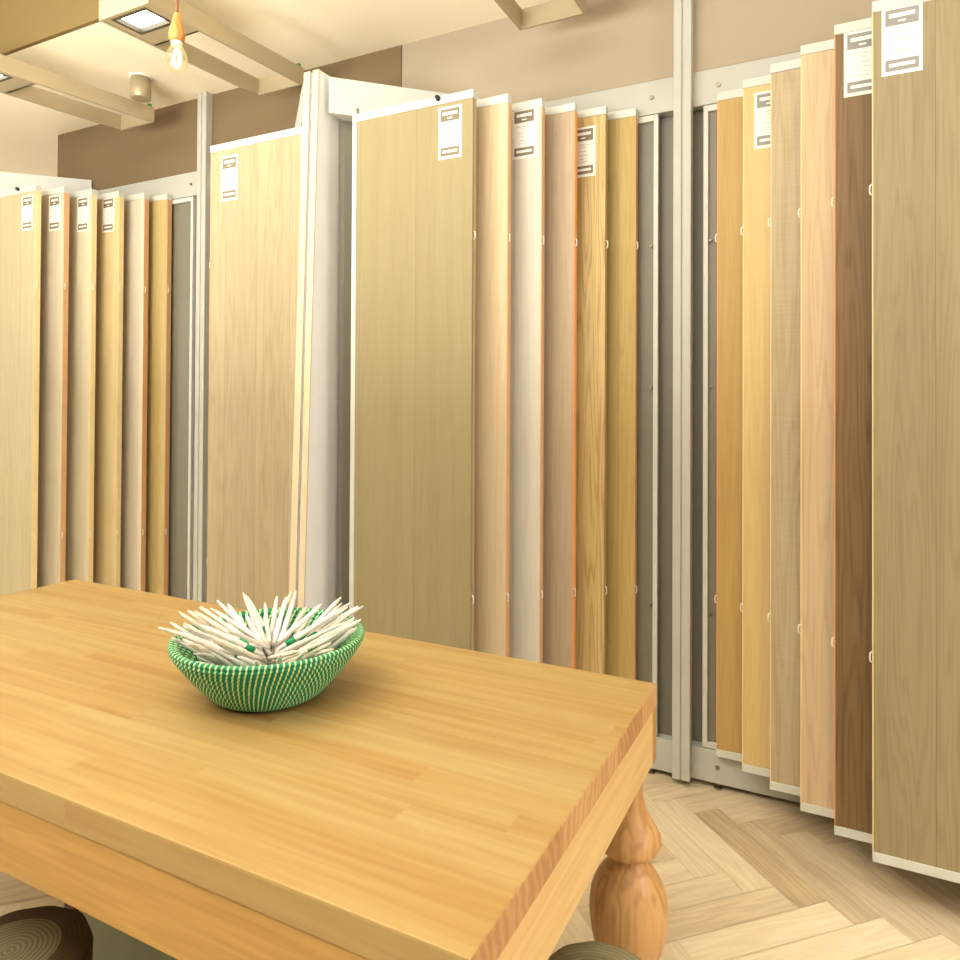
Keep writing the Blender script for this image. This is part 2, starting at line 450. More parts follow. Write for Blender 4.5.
left = [
 (6, w('cream_oak', (193, 183, 150), (174, 154, 112), seed=13.2, cath=.45, fib=.4, pw=.19), 'cream oak sample panel cut by the left edge of the photo, with black peg', dict(card=(.024,.121,2.349,2.535), peg=True, edge=e_pale, back=r_brown)),
 (5, w('blond_oak', (204, 195, 172), (178, 160, 123), seed=14.8, cath=.4, fib=.5, pw=.19), 'blond sample panel with card, second from the left edge of the photo', dict(card=(.033,.128,2.358,2.548), edge=e_brown, back=r_tan)),
 (4, w('sand_oak', (214, 206, 177), (190, 170, 132), seed=15.4, cath=.3, fib=.4, pw=.19), 'sandy sample panel with card, third from the left edge of the photo', dict(card=(.027,.122,2.362,2.552), edge=e_pale, back=r_brown)),
 (3, w('straw_oak', (208, 191, 145), (181, 154, 97), seed=16.9, cath=.3, fib=.5, pw=.19), 'straw-yellow sample panel with card, fourth from the left edge of the photo', dict(card=(.042,.138,2.370,2.560), edge=e_pale, back=r_tan)),
 (2, w('ash_pink', (215, 206, 187), (191, 172, 145), seed=17.7, cath=.3, fib=.3, pw=.19), 'pinkish-beige sample panel without card, fifth from the left edge of the photo', dict(edge=e_brown, back=r_tan)),
 (1, w('mustard_oak', (199, 179, 122), (167, 143, 84), seed=18.2, cath=.4, fib=.6, pw=.19), 'mustard-toned sample panel without card, sixth from the left and deepest of its row', dict(edge=e_brown, back=e_red)),
]
for k, m, lab, kw in left: make_panel(k, -1, C0-SP, m, lab, GL, **kw)
make_panel(6, +1, C0-SP, w('knotty_oak', (182, 166, 132), (153, 131, 95), seed=19.4, cath=.5, fib=.5, pw=.185, knots=.8),
           'pale knotty oak sample panel with white card left of the off-white fin', 'sample panels hinged right in the left rack',
           card=(.068,.167,2.326,2.526), edge=e_brown)

# empty frames next to the posts
def empty_frame(c, side, label):
    d = -side; xf = c+side*.085
    root = empty('empty_panel_frame', (xf, 2.797, .150), label, 'panel frame', 'empty panel frames beside the posts')
    H = 2.562-.15; w_ = .52; T = .022
    for xa in (0, w_-.018): MB().box(side*xa, side*(xa+.018), 0, T, 0, H, .002).build('frame_stile', M['frame'], root)
    for za, zb in ((H-.024, H), (0, .02)): MB().box(side*.018, side*(w_-.018), 0, T, za, zb, .002).build('frame_rail', M['frame'], root)
    MB().box(side*.018, side*(w_-.018), .012, .018, .02, H-.024).build('frame_back', M['rack_dark'], root)
    for z in (.5, 1.35, 1.9):
        q = MB(); q.tube([(side*.026, -.004, z), (side*.026, .013, z)], .005, 8); q.build('screw', M['screw'], root)
empty_frame(C0+.011, -1, 'narrow visible strip of an empty metal frame left of the middle post')
empty_frame(C0+.011, +1, 'narrow visible strip of an empty metal frame right of the middle post')
empty_frame(C0-SP+.09, -1, 'empty metal frame strip between the mustard panel and the left post')

# ------------------------------------------------------------------ table
def table_mat():
    t = NT('oiled_oak_staves'); co = t.n('ShaderNodeTexCoord').outputs['Object']; x, y, z = t.sep(co)
    row = t.math('FLOOR', t.math('DIVIDE', t.math('ADD', y, 5.0), .062))
    rr = t.white(t.comb(row, 2.0, 1.0))
    colm = t.math('FLOOR', t.math('DIVIDE', t.math('ADD', x, t.math('MULTIPLY', rr, 1.3)), .85))
    rnd = t.white(t.comb(row, colm, 7.0))
    pv = t.comb(t.math('ADD', x, t.math('MULTIPLY', rnd, 17.0)), t.math('ADD', y, t.math('MULTIPLY', rnd, 9.0)), z)
    base = t.noise(t.vscale(pv, (.9, 16, 16)), 1.0, 2.0)
    rings = t.math('MULTIPLY_ADD', t.math('SINE', t.math('MULTIPLY', base, 40.0)), .5, .5)
    fine = t.noise(t.vscale(pv, (5, 170, 170)), 1.0, 4.0, .6)
    mid = t.noise(t.vscale(pv, (1.1, 30, 30)), 1.0, 3.0)
    f = t.math('ADD', t.math('MULTIPLY', rings, .22), t.math('MULTIPLY', t.math('SUBTRACT', fine, .45), .7))
    f = t.math('ADD', f, t.math('MULTIPLY', t.math('SUBTRACT', mid, .42), 2.3), clamp=True)
    light = t.mix(rnd, S((176, 151, 99)), S((174, 144, 89))); dark = t.mix(rnd, S((162, 129, 73)), S((155, 117, 63)))
    col = t.mix(f, light, dark)
    t.bsdf(col, .42, height=fine, bump=.05, dist=.001, spec=.4); return t.m
def endgrain_mat():
    t = NT('oak_end_grain'); co = t.n('ShaderNodeTexCoord').outputs['Object']; x, y, z = t.sep(co)
    row = t.math('FLOOR', t.math('DIVIDE', t.math('ADD', y, 5.0), .062)); rnd = t.white(t.comb(row, 3.0, 5.0))
    a = t.math('ADD', t.math('MULTIPLY', z, t.math('MULTIPLY_ADD', rnd, 240.0, -120.0)), t.math('MULTIPLY', y, 260.0))
    n = t.noise(co, 30, 3)
    g = t.math('MULTIPLY_ADD', t.math('SINE', t.math('ADD', a, t.math('MULTIPLY', n, 9.0))), .5, .5)
    col = t.mix(t.math('MULTIPLY', g, .6), t.mix(rnd, S((222, 180, 128)), S((196, 150, 100))), t.mix(rnd, S((194, 146, 98)), S((168, 122, 78))))
    t.bsdf(col, .55, spec=.3); return t.m
def turned_mat(name, c1, c2):
    t = NT(name); co = t.n('ShaderNodeTexCoord').outputs['Object']
    base = t.noise(t.vscale(co, (16, 16, 1.6)), 1.0, 2.0)
    rings = t.math('MULTIPLY_ADD', t.math('SINE', t.math('MULTIPLY', base, 38.0)), .5, .5)
    fine = t.noise(t.vscale(co, (150, 150, 8)), 1.0, 4.0)
    f = t.math('ADD', t.math('MULTIPLY', rings, .55), t.math('MULTIPLY', t.math('SUBTRACT', fine, .5), .6), clamp=True)
    t.bsdf(t.mix(f, S(c1), S(c2)), .4, height=fine, bump=.05, dist=.001, spec=.4); return t.m
def apron_mat(name, axis, c1, c2):
    t = NT(name); co = t.n('ShaderNodeTexCoord').outputs['Object']
    s1 = (.8, 14, 14) if axis == 'x' else (14, .8, 14); s2 = (5, 180, 180) if axis == 'x' else (180, 5, 180)
    base = t.noise(t.vscale(co, s1), 1.0, 3.0); fine = t.noise(t.vscale(co, s2), 1.0, 4.0)
    rings = t.math('MULTIPLY_ADD', t.math('SINE', t.math('MULTIPLY', base, 45.0)), .5, .5)
    f = t.math('ADD', t.math('MULTIPLY', rings, .3), t.math('MULTIPLY', t.math('SUBTRACT', fine, .4), .8), clamp=True)
    t.bsdf(t.mix(f, S(c1), S(c2)), .45, height=fine, bump=.05, dist=.001, spec=.4); return t.m
TX0, TX1, TY0, TY1, TZ = -2.519, -.390, .753, 1.694, .780
tab = empty('dining_table', ((TX0+TX1)/2, (TY0+TY1)/2, 0), 'large honey oak table with thick staved top and turned baluster legs, bowl on it', 'table')
tcx, tcy = (TX0+TX1)/2, (TY0+TY1)/2
hx, hy = (TX1-TX0)/2, (TY1-TY0)/2
m = MB(); m.box(-hx, hx, -hy, hy, TZ-.052, TZ, .004)
m.bm.normal_update()
for f in m.bm.faces:
    if abs(f.normal.x) > .9: f.material_index = 1
m.build('tabletop', [table_mat(), endgrain_mat()], tab)
ax, ay = apron_mat('apron_oak_long_dim', 'x', (192, 152, 82), (160, 114, 52)), apron_mat('apron_oak_short_lit', 'y', (236, 204, 144), (212, 172, 108))  # one oak; light from the right put into paler end boards, darker long ones
ZA = .606
for sy in (-1, 1): MB().box(-hx+.004, hx-.03, sy*(hy-.003), sy*(hy-.033), ZA, TZ-.052, .002).build('apron', ax, tab)
for sx in (-1, 1): MB().box(sx*(hx-.002), sx*(hx-.03), -hy+.034, hy-.034, ZA, TZ-.052, .002).build('apron', ay, tab)
lm = turned_mat('turned_oak', (224, 178, 120), (184, 128, 76))
prof = [(.001, 0), (.046, 0), (.052, .012), (.050, .035), (.036, .052), (.034, .068), (.042, .092), (.055, .13), (.067, .168), (.077, .198), (.084, .228), (.0885, .265), (.0885, .290), (.085, .315), (.077, .337), (.065, .358), (.053, .373),
        (.041, .387), (.0365, .396), (.038, .4045), (.046, .4085), (.062, .413), (.0705, .421), (.0745, .433), (.072, .446), (.065, .460), (.056, .475), (.046, .492), (.037, .514), (.032, .538), (.032, .560), (.036, .582), (.046, .604), (.001, .604)]
for sx in (-1, 1):
    for sy in (-1, 1):
        l = MB(); l.lathe(prof, 40)
        l.box(-.0465, .0465, -.0465, .0465, .603, TZ-.054)
        l.build('leg', lm, tab, (sx*(hx-.053), sy*(hy-.053), 0))
# small corner posts of the apron, lighter end of the long boards as seen on the near corner
for sx in (-1, 1):
    for sy in (-1, 1):
        MB().box(sx*(hx-.0015), sx*(hx-.03), sy*(hy-.0345), sy*(hy-.0025), ZA-.001, TZ-.053, .0015).build('corner_block', ax, tab)

# ------------------------------------------------------------------ woven bowl
BX, BY = -1.148, 1.230
def bowl_mat():
    t = NT('green_coiled_basket'); uv = t.n('ShaderNodeUVMap'); uv.uv_map = 'UVMap'; u, v, _ = t.sep(uv.outputs[0])
    n = t.noise(t.comb(t.math('MULTIPLY', u, 40.0), t.math('MULTIPLY', v, 14.0), 0.0), 1.0, 3.0)
    coil = t.math('FLOOR', t.math('MULTIPLY', v, 13.0))
    jit = t.math('MULTIPLY', t.math('SUBTRACT', t.white(t.comb(coil, 1.0, 2.0)), .5), .05)
    slant = t.math('MULTIPLY', v, t.math('MULTIPLY', t.math('SINE', t.math('MULTIPLY', u, 2*PI)), .9))
    p = t.math('FRACT', t.math('ADD', t.math('ADD', t.math('MULTIPLY', u, 97.0), t.math('MULTIPLY', slant, 4.0)), t.math('ADD', jit, t.math('MULTIPLY', n, .22))))
    st = t.math('LESS_THAN', p, .33)
    tone = t.noise(t.comb(t.math('MULTIPLY', u, 300.0), t.math('MULTIPLY', v, 30.0), 4.0), 1.0, 2.0)
    g = t.mix(tone, S((0, 108, 76)), S((14, 150, 106)))
    lime = t.mix(tone, S((172, 212, 124)), S((214, 240, 184)))
    t.bsdf(t.mix(st, g, lime), .5, height=p, bump=.3, dist=.002, spec=.35); return t.m
def build_bowl():
    # profile: outside from the base to the rim, then inside down; each coil is a rounded ridge
    ctrl = [(.100, .004), (.118, .012), (.140, .034), (.161, .058), (.180, .083), (.197, .106), (.207, .124)]
    def at(s, pts):
        s *= len(pts)-1; i = min(int(s), len(pts)-2); fr = s-i
        return (pts[i][0]*(1-fr)+pts[i+1][0]*fr, pts[i][1]*(1-fr)+pts[i+1][1]*fr)
    prof = [(.0005, .001, 0.0), (.06, .001, .0), (.095, .001, .0)]
    NC, K = 12, 6
    for i in range(NC*K+1):
        s = i/(NC*K); r, z = at(s, ctrl); bul = abs(math.sin(PI*NC*s))*.0048
        prof.append((r+bul*.85, z-bul*.45+.001, s))
    for a in (0, .5, 1.0, 1.5, 2.0, 2.5, PI): prof.append((.2035+.0065*math.cos(a), .127+.007*math.sin(a), 1.0+.08*a/PI))
    for i in range(NC*K+1):
        s = 1-i/(NC*K); r, z = at(s, ctrl); bul = abs(math.sin(PI*NC*s))*.0035
        prof.append((max(r-.011-bul*.85, .002), z+.006+bul*.4, s))
    prof.append((.0005, .010, 0.0))
    n = 144
    bm = bmesh.new(); ul = bm.loops.layers.uv.new('UVMap')
    rings = [[bm.verts.new((r*math.cos(2*PI*i/n), r*math.sin(2*PI*i/n), z)) for i in range(n)] for r, z, s in prof]
    for k in range(len(rings)-1):
        for i in range(n):
            j = (i+1) % n
            f = bm.faces.new((rings[k][i], rings[k][j], rings[k+1][j], rings[k+1][i])); f.smooth = True
            for l, (uu, kk) in zip(f.loops, ((i, k), (i+1, k), (i+1, k+1), (i, k+1))): l[ul].uv = (uu/n, prof[kk][2])
    bmesh.ops.recalc_face_normals(bm, faces=bm.faces)
    me = bpy.data.meshes.new('woven_bowl'); bm.to_mesh(me); bm.free(); me.materials.append(bowl_mat())
    o = bpy.data.objects.new('woven_bowl', me); COL.objects.link(o); o.location = (BX, BY, TZ+.0005)
    tag(o, 'green and lime coiled basket bowl full of whittled sticks on the oak table', 'bowl')
build_bowl()

# ------------------------------------------------------------------ whittled sticks in the bowl
def stick_mat(name, c1, c2):
    t = NT(name); co = t.n('ShaderNodeTexCoord').outputs['Object']
    n = t.noise(t.vscale(co, (120, 120, 14)), 1.0, 4.0, .7); k = t.noise(co, 22, 2.0)
    f = t.math('ADD', t.math('MULTIPLY', t.math('SUBTRACT', n, .5), 2.2), t.math('MULTIPLY', t.math('SUBTRACT', k, .48), 1.6), clamp=True)
    t.bsdf(t.mix(f, S(c1), S(c2)), .7, height=n, bump=.2, dist=.001, spec=.2); return t.m
sm = [stick_mat('bleached_twig', (240, 236, 230), (184, 152, 114)), stick_mat('cream_twig', (234, 222, 204), (168, 130, 92)), stick_mat('grey_twig', (230, 226, 218), (150, 126, 102))]
gm = plain('green_paint', (0, 140, 88), .5)
protos = []
for v in range(9):
    rg = random.Random(40+v)
    L = rg.uniform(.150, .185); R = rg.uniform(.0046, .0064)
    b1, b2 = rg.uniform(-.0016, .0016), rg.uniform(-.0016, .0016)
    pts = []; rad = []
    for i in range(8):
        s = i/7; pts.append((b1*math.sin(PI*s)+rg.uniform(-.0006, .0006), b2*math.sin(PI*1.5*s), L*s)); rad.append(R*(1-.12*s)*rg.uniform(.92, 1.06))
    rad[0] *= .7; rad[7] = R*.34; rad[6] = R*.74
    pts[6] = (pts[6][0], pts[6][1], L*.90); pts[5] = (pts[5][0], pts[5][1], L*.79)
    m_ = MB(); m_.tube(pts, rad, 7)
    o = m_.build('whittled_stick', sm[v % 3])
    gb = MB(); gb.tube([pts[1], pts[2]], [rad[1]*1.09, rad[2]*1.09], 9)
    gbo = gb.build('green_band', gm, o)
    protos.append((o, gbo, L))
GS = 'whittled sticks in the green bowl'
LABS = {
 'left': 'pale whittled stick leaning left in the green bowl',
 'back': 'pale whittled stick standing up at the back of the green bowl',
 'right': 'pale whittled stick leaning right in the green bowl',
 'front': 'pale whittled stick lying low near the front rim of the bowl',
}
used = set()
def place_stick(base, tip, v, band=False, lab='left'):
    o, gbo, L = protos[v]
    d = (Vector(tip)-Vector(base)).normalized()
    q = d.to_track_quat('Z', 'Y')
    spin = Matrix.Rotation(random.uniform(0, 2*PI), 4, 'Z')
    if v not in used:
        s = o; used.add(v); g = gbo
        if not band: bpy.data.objects.remove(g); 
    else:
        s = o.copy(); COL.objects.link(s)
        if band:
            g = bpy.data.objects.new('green_band', bandmesh[v]); COL.objects.link(g); g.parent = s
    s.matrix_world = Matrix.Translation(base) @ q.to_matrix().to_4x4() @ spin
    tag(s, LABS[lab].replace('pale whittled stick', 'whittled stick with green painted band') if band else LABS[lab], 'stick', GS)
bandmesh = [g.data for _, g, _ in protos]
for bmh in bandmesh: bmh.use_fake_user = True
vd = math.atan2(.731, -.683)            # azimuth pointing away from the camera
def sector(a):
    a = (a+PI) % (2*PI)-PI
    if abs(a) < .75: return 'back'
    if abs(a) > 2.45: return 'front'
    return 'left' if a > 0 else 'right'
STICKS = [  # base xyz, tip xyz (from the bowl centre on the table), kind, bearing away from the camera
 (0.0136, -0.0146, 0.0332, -0.1245, -0.0811, 0.0897, 1, 1.3),
 (0.0042, 0.0089, 0.0243, -0.1145, 0.0928, 0.1008, 4, 0.04),
 (0.0149, 0.0166, 0.0262, 0.0583, 0.1521, 0.1043, 7, -1.11),
 (0.0279, -0.0077, 0.0345, 0.0996, 0.1215, 0.1016, 7, -1.51),
 (0.0024, 0.023, 0.045, -0.005, 0.1699, 0.1135, 7, -0.64),
 (-0.0139, -0.0068, 0.0394, -0.1297, 0.0683, 0.1014, 3, 0.45),
 (0.0125, -0.003, 0.0449, 0.025, 0.1415, 0.0882, 3, -1.0),
 (-0.0122, -0.0227, 0.0262, -0.1536, 0.0181, 0.097, 1, 0.63),
 (0.0033, -0.0353, 0.0245, -0.1136, -0.0999, 0.0957, 3, 1.66),
 (-0.035, -0.0113, 0.0258, -0.1539, 0.0545, 0.1094, 5, 0.36),
 (0.026, -0.0297, 0.0261, 0.1325, -0.0974, 0.1097, 3, -3.07),
 (0.0537, 0.0011, 0.0284, 0.1366, 0.1054, 0.1162, 5, -1.8),
 (0.0232, -0.0152, 0.0437, 0.1492, 0.0414, 0.1055, 3, -2.02),
 (0.0017, 0.0283, 0.0291, -0.0926, 0.1224, 0.101, 3, -0.13),
 (0.0143, -0.0026, 0.029, 0.0669, 0.1337, 0.1041, 4, -1.28),
 (0.0156, -0.044, 0.0289, -0.0233, -0.1659, 0.1097, 3, 2.2),
 (0.0411, -0.0084, 0.0243, 0.1647, -0.0436, 0.1188, 5, -2.44),
 (0.0008, -0.0045, 0.0245, -0.1252, 0.08, 0.0921, 0, 0.38),
 (0.0136, -0.0358, 0.042, -0.0464, -0.1648, 0.1142, 5, 2.09),
 (-0.0239, -0.0377, 0.0292, -0.1646, -0.0144, 0.1066, 7, 0.95),
 (0.0347, 0.0152, 0.0261, 0.0902, 0.1377, 0.1119, 5, -1.48),
 (0.0153, 0.0092, 0.0642, -0.048, 0.1532, 0.1347, 2, -0.53),
 (0.015, -0.0144, 0.0651, 0.1667, 0.0153, 0.1209, 4, -2.17),
 (-0.042, -0.0261, 0.0522, -0.1581, 0.0366, 0.1264, 3, 0.69),
 (-0.0021, -0.0094, 0.058, -0.1321, 0.0838, 0.1131, 8, 0.14),
 (0.0499, 0.0116, 0.0625, 0.1667, 0.0759, 0.15, 5, -2.02),
 (-0.0063, -0.0225, 0.0658, -0.1534, 0.0058, 0.1307, 1, 0.78),
 (0.0218, -0.0618, 0.0464, 0.0283, -0.1914, 0.1549, 8, 2.53),
 (0.0157, 0.0326, 0.0684, 0.101, 0.1521, 0.1401, 1, -1.27),
 (-0.0298, -0.027, 0.0652, -0.1525, -0.1039, 0.1587, 2, 1.3),
 (0.0243, -0.0301, 0.0438, 0.1048, -0.1499, 0.138, 2, 3.08),
 (0.0114, -0.0321, 0.0564, -0.0659, -0.1532, 0.1257, 5, 2.09),
 (-0.0134, 0.0229, 0.065, -0.1092, 0.1399, 0.1268, 1, -0.18),
 (0.0377, -0.0299, 0.0646, 0.1801, -0.0117, 0.1425, 1, -2.46),
 (0.0221, -0.0493, 0.0679, 0.0065, -0.2021, 0.1638, 6, 2.47),
 (-0.0137, -0.0473, 0.0614, -0.1263, -0.1294, 0.1392, 5, 1.72),
 (0.0174, -0.055, 0.0566, -0.0557, -0.1691, 0.1496, 4, 2.2),
 (-0.0005, -0.0072, 0.0697, -0.1378, 0.0695, 0.1321, 8, 0.21),
 (0.0485, 0.0266, 0.0661, 0.1667, 0.0987, 0.1452, 5, -1.91),
 (-0.0128, 0.0162, 0.0475, -0.1198, 0.1074, 0.1229, 5, 0.05),
 (0.0151, -0.0328, 0.0688, -0.0215, -0.181, 0.1416, 8, 2.17),
 (-0.0054, -0.0282, 0.0556, -0.1395, -0.1091, 0.1276, 2, 1.5),
 (0.0572, 0.0179, 0.0515, 0.1883, 0.0663, 0.1525, 2, -1.84),
 (-0.0366, -0.0092, 0.0629, -0.1492, 0.0615, 0.1351, 3, 0.53),
 (0.0473, -0.0286, 0.0476, 0.1387, -0.1165, 0.1445, 5, -3.11),
 (0.0016, 0.0077, 0.0519, -0.0351, 0.1594, 0.1173, 8, -0.49),
 (0.0321, -0.0526, 0.0449, 0.0633, -0.1744, 0.1431, 5, 2.64),
 (0.0282, 0.0089, 0.066, 0.1047, 0.1181, 0.1377, 3, -1.37),
 (0.0592, -0.0173, 0.055, 0.167, -0.0734, 0.1452, 3, -2.85),
 (0.0079, -0.0023, 0.0599, -0.06, 0.1245, 0.1289, 5, -0.32),
 (0.0327, -0.0402, 0.0695, 0.0726, -0.1651, 0.145, 3, 2.88),
 (0.0007, -0.031, 0.0727, -0.0965, -0.1422, 0.1398, 7, 1.73),
 (0.0005, 0.0031, 0.0849, -0.1281, 0.057, 0.1439, 3, 0.33),
 (0.0233, 0.0101, 0.08, -0.0094, 0.1604, 0.1425, 0, -0.79),
 (-0.0332, 0.0297, 0.0777, -0.0966, 0.1278, 0.1741, 3, -0.02),
 (0.0034, -0.0146, 0.0776, -0.1474, -0.0068, 0.1398, 1, 0.83),
 (0.0279, -0.0208, 0.0787, 0.1736, -0.0322, 0.1494, 7, -2.58),
 (-0.011, -0.0293, 0.0841, -0.1546, -0.0445, 0.1582, 7, 1.16),
 (0.0457, 0.0018, 0.0842, 0.169, 0.0864, 0.17, 2, -1.89),
 (0.0129, -0.0259, 0.0844, -0.078, -0.1411, 0.1686, 8, 1.92),
 (0.0096, 0.0075, 0.0743, -0.0744, 0.1267, 0.1663, 2, -0.11),
 (0.0362, 0.0086, 0.083, 0.1052, 0.1402, 0.1704, 2, -1.28),
 (-0.0241, -0.0381, 0.0794, -0.1297, -0.1238, 0.1715, 4, 1.52),
 (-0.0038, -0.0548, 0.0846, -0.042, -0.1881, 0.1727, 4, 2.11),
 (-0.0552, -0.0206, 0.0745, -0.192, -0.0433, 0.1589, 7, 1.07),
 (0.0238, -0.0376, 0.0787, 0.0234, -0.1795, 0.1708, 8, 2.6),
 (0.015, 0.0533, 0.0835, 0.0983, 0.1944, 0.1604, 6, -1.23),
 (-0.0157, -0.0703, 0.0569, -0.1049, -0.1755, 0.1603, 2, 1.73),
 (-0.0262, -0.0067, 0.0732, -0.1673, 0.0218, 0.1504, 1, 0.55),
 (-0.0525, -0.0323, 0.0667, -0.1819, -0.1144, 0.1632, 6, 1.41),
 (0.0262, -0.0096, 0.0832, 0.1594, 0.037, 0.1656, 1, -2.0),
 (0.033, -0.08, 0.084, 0.0134, -0.2181, 0.1852, 2, 2.42),
 (0.0416, 0.0425, 0.0693, 0.1167, 0.1598, 0.1654, 8, -1.5),
 (0.0448, 0.0107, 0.0739, 0.1381, 0.1045, 0.1681, 7, -1.58),
 (0.0308, 0.0334, 0.0821, 0.0738, 0.1639, 0.1704, 1, -1.25),
 (0.0137, 0.0025, 0.0833, -0.0171, 0.1444, 0.1579, 1, -0.6),
 (0.0007, 0.0119, 0.1046, -0.0659, 0.1272, 0.1765, 3, -0.31),
 (-0.0055, -0.0329, 0.1047, -0.1272, -0.0972, 0.1908, 7, 1.33),
 (-0.0177, -0.0082, 0.0986, -0.1621, 0.0318, 0.1701, 0, 0.59),
 (0.0337, 0.005, 0.1064, 0.1224, 0.1227, 0.1791, 4, -1.4),
 (0.0218, -0.0453, 0.1049, -0.0464, -0.1528, 0.1868, 3, 2.18),
 (-0.0273, -0.0202, 0.1016, -0.167, -0.0447, 0.1827, 1, 1.0),
 (0.0179, 0.0306, 0.1038, 0.1036, 0.1602, 0.1786, 2, -1.31),
 (0.015, 0.0155, 0.1078, -0.0609, 0.1506, 0.1676, 0, -0.43),
 (-0.0242, -0.0342, 0.1044, -0.1677, -0.0694, 0.1716, 7, 1.28),
 (-0.0109, -0.0109, 0.1099, -0.1614, -0.0016, 0.1866, 8, 0.93),
 (-0.0029, -0.001, 0.1052, -0.1331, 0.0675, 0.1737, 7, 0.27),
 (-0.0227, -0.0477, 0.1011, -0.1515, -0.0938, 0.1885, 7, 1.34),
 (-0.003, -0.0649, 0.107, -0.013, -0.2201, 0.1736, 8, 2.28),
 (0.042, -0.0208, 0.1007, 0.1845, 0.0299, 0.1765, 8, -2.2),
 (-0.012, -0.0232, 0.1075, -0.1591, -0.0534, 0.1852, 8, 1.06),
 (-0.019, 0.0269, 0.1058, -0.1584, 0.0884, 0.1796, 8, 0.21),
 (0.0097, -0.0352, 0.1038, -0.0865, -0.1258, 0.1775, 3, 1.81),
 (-0.0445, 0.0306, 0.0958, -0.1796, 0.0979, 0.1791, 2, 0.43),
 (0.0338, -0.0122, 0.1063, 0.1253, 0.0834, 0.1797, 3, -1.76),
 (0.0604, 0.0074, 0.0787, 0.1786, 0.0698, 0.1709, 7, -1.84),
 (-0.0582, -0.033, 0.0918, -0.1776, -0.0959, 0.182, 7, 1.21),
 (0.0196, 0.0071, 0.0947, 0.1076, 0.1295, 0.1783, 2, -1.35),
 (0.0025, 0.0663, 0.0814, 0.0458, 0.1979, 0.173, 0, -1.1),
 (-0.0289, 0.0385, 0.099, -0.0944, 0.1751, 0.1745, 8, -0.38),
 (-0.0239, -0.0797, 0.1082, -0.0618, -0.204, 0.1859, 3, 2.21),
 (0.0943, -0.0116, 0.1033, 0.2038, 0.0627, 0.1768, 3, -1.96),
 (0.0138, -0.0153, 0.1083, 0.0392, -0.1609, 0.1906, 8, 2.56),
 (0.0226, -0.0258, 0.0913, 0.1605, -0.0912, 0.1466, 7, -2.74),
 (0.0223, 0.0029, 0.1182, 0.0122, 0.1631, 0.1604, 0, -0.74),
 (0.0595, 0.0242, 0.1106, 0.1398, 0.1587, 0.1743, 8, -1.63),
 (0.0091, -0.0087, 0.118, -0.1072, 0.0958, 0.1654, 1, -0.03),
 (0.0338, -0.0617, 0.1005, 0.0405, -0.2008, 0.1858, 1, 2.52),
 (-0.0396, -0.0693, 0.111, -0.1061, -0.2081, 0.1885, 2, 1.79),
 (-0.0137, 0.0619, 0.1054, -0.0884, 0.1873, 0.1764, 7, -0.24),
 (0.0003, -0.0186, 0.1191, -0.1593, -0.0216, 0.1753, 8, 0.89),
]
banded = 0
for n, (b0, b1, b2, q0, q1, q2, v, a) in enumerate(STICKS):
    if n == 92: continue                # would touch its neighbour
    band = n > 56 and abs(a) < 2.4 and n % 7 in (0, 3)
    place_stick(Vector((BX+b0, BY+b1, TZ+b2)), Vector((BX+q0, BY+q1, TZ+q2)), v, band, sector(a))

# ------------------------------------------------------------------ stools and crate
def rings_mat(name, c1, c2):
    t = NT(name); co = t.n('ShaderNodeTexCoord').outputs['Object']; x, y, z = t.sep(co)
    n = t.noise(co, 12, 3.0)
    r = t.math('SQRT', t.math('ADD', t.math('POWER', t.math('ADD', x, .012), 2.0), t.math('POWER', y, 2.0)))
    g = t.math('MULTIPLY_ADD', t.math('SINE', t.math('MULTIPLY', t.math('ADD', r, t.math('MULTIPLY', n, .022)), 780.0)), .5, .5)
    core = t.math('LESS_THAN', r, .082)
    fine = t.noise(co, 60, 4.0)
    col = t.mix(t.math('MULTIPLY', g, t.math('MULTIPLY', fine, .9)), S(c1), S(c2))
    col = t.mix(t.math('MULTIPLY', core, .55), col, t.mix(g, S((104, 96, 66)), S((138, 128, 94))))
    t.bsdf(col, .6, height=g, bump=.15, dist=.002, spec=.25); return t.m
def bark_mat(name, c1, c2):
    t = NT(name); co = t.n('ShaderNodeTexCoord').outputs['Object']
    n = t.noise(t.vscale(co, (38, 38, 5)), 1.0, 5.0, .65)
    t.bsdf(t.mix(n, S(c1), S(c2)), .8, height=n, bump=.6, dist=.006, spec=.2); return t.m
def stool(x, y, r, h, top, bark, label, seed):
    root = empty('log_stool', (x, y, 0), label, 'stool', 'log stools at the table')
    wob = lambda a, z: 1+.014*math.sin(3*a+seed)+.010*math.sin(5*a+2*seed)+.012*math.sin(11*a+seed+z*8)
    MB().lathe([(r*.2, 0), (r*1.03, 0), (r*1.0, .08), (r*.985, .2), (r*.99, h-.05), (r*.995, h-.012), (r*.975, h-.002), (r*.3, h-.002)], 56, wob=wob).build('bark', bark, root)
    MB().lathe([(r*.5, h-.006), (r*.968, h-.006), (r*.966, h+.002), (r*.955, h+.004), (r*.5, h+.004), (.001, h+.0045)], 56, wob=wob).build('cut_face', top, root)
stool(-1.318, .776, .127, .446, rings_mat('dark_growth_rings', (58, 44, 24), (84, 66, 38)), bark_mat('dark_bark', (40, 30, 18), (84, 66, 42)), 'dark brown round log stool at the bottom left corner of the photo', .4)
stool(-.362, 1.170, .120, .446, rings_mat('grey_growth_rings', (140, 134, 104), (182, 176, 142)), bark_mat('grey_bark', (120, 118, 92), (172, 168, 136)), 'greyish weathered log stool at the right end of the table by the turned leg', 1.9)
cr = empty('storage_crate', (-1.30, 1.30, 0), 'grey-green box with dark brown corner post on the floor under the table', 'crate')
MB().box(-.395, .40, -.145, .15, .01, .40, .004).build('box_body', plain('grey_green_paint', (136, 142, 116), .6, speck=.12), cr)
dk = plain('dark_brown_post', (74, 48, 24), .5)
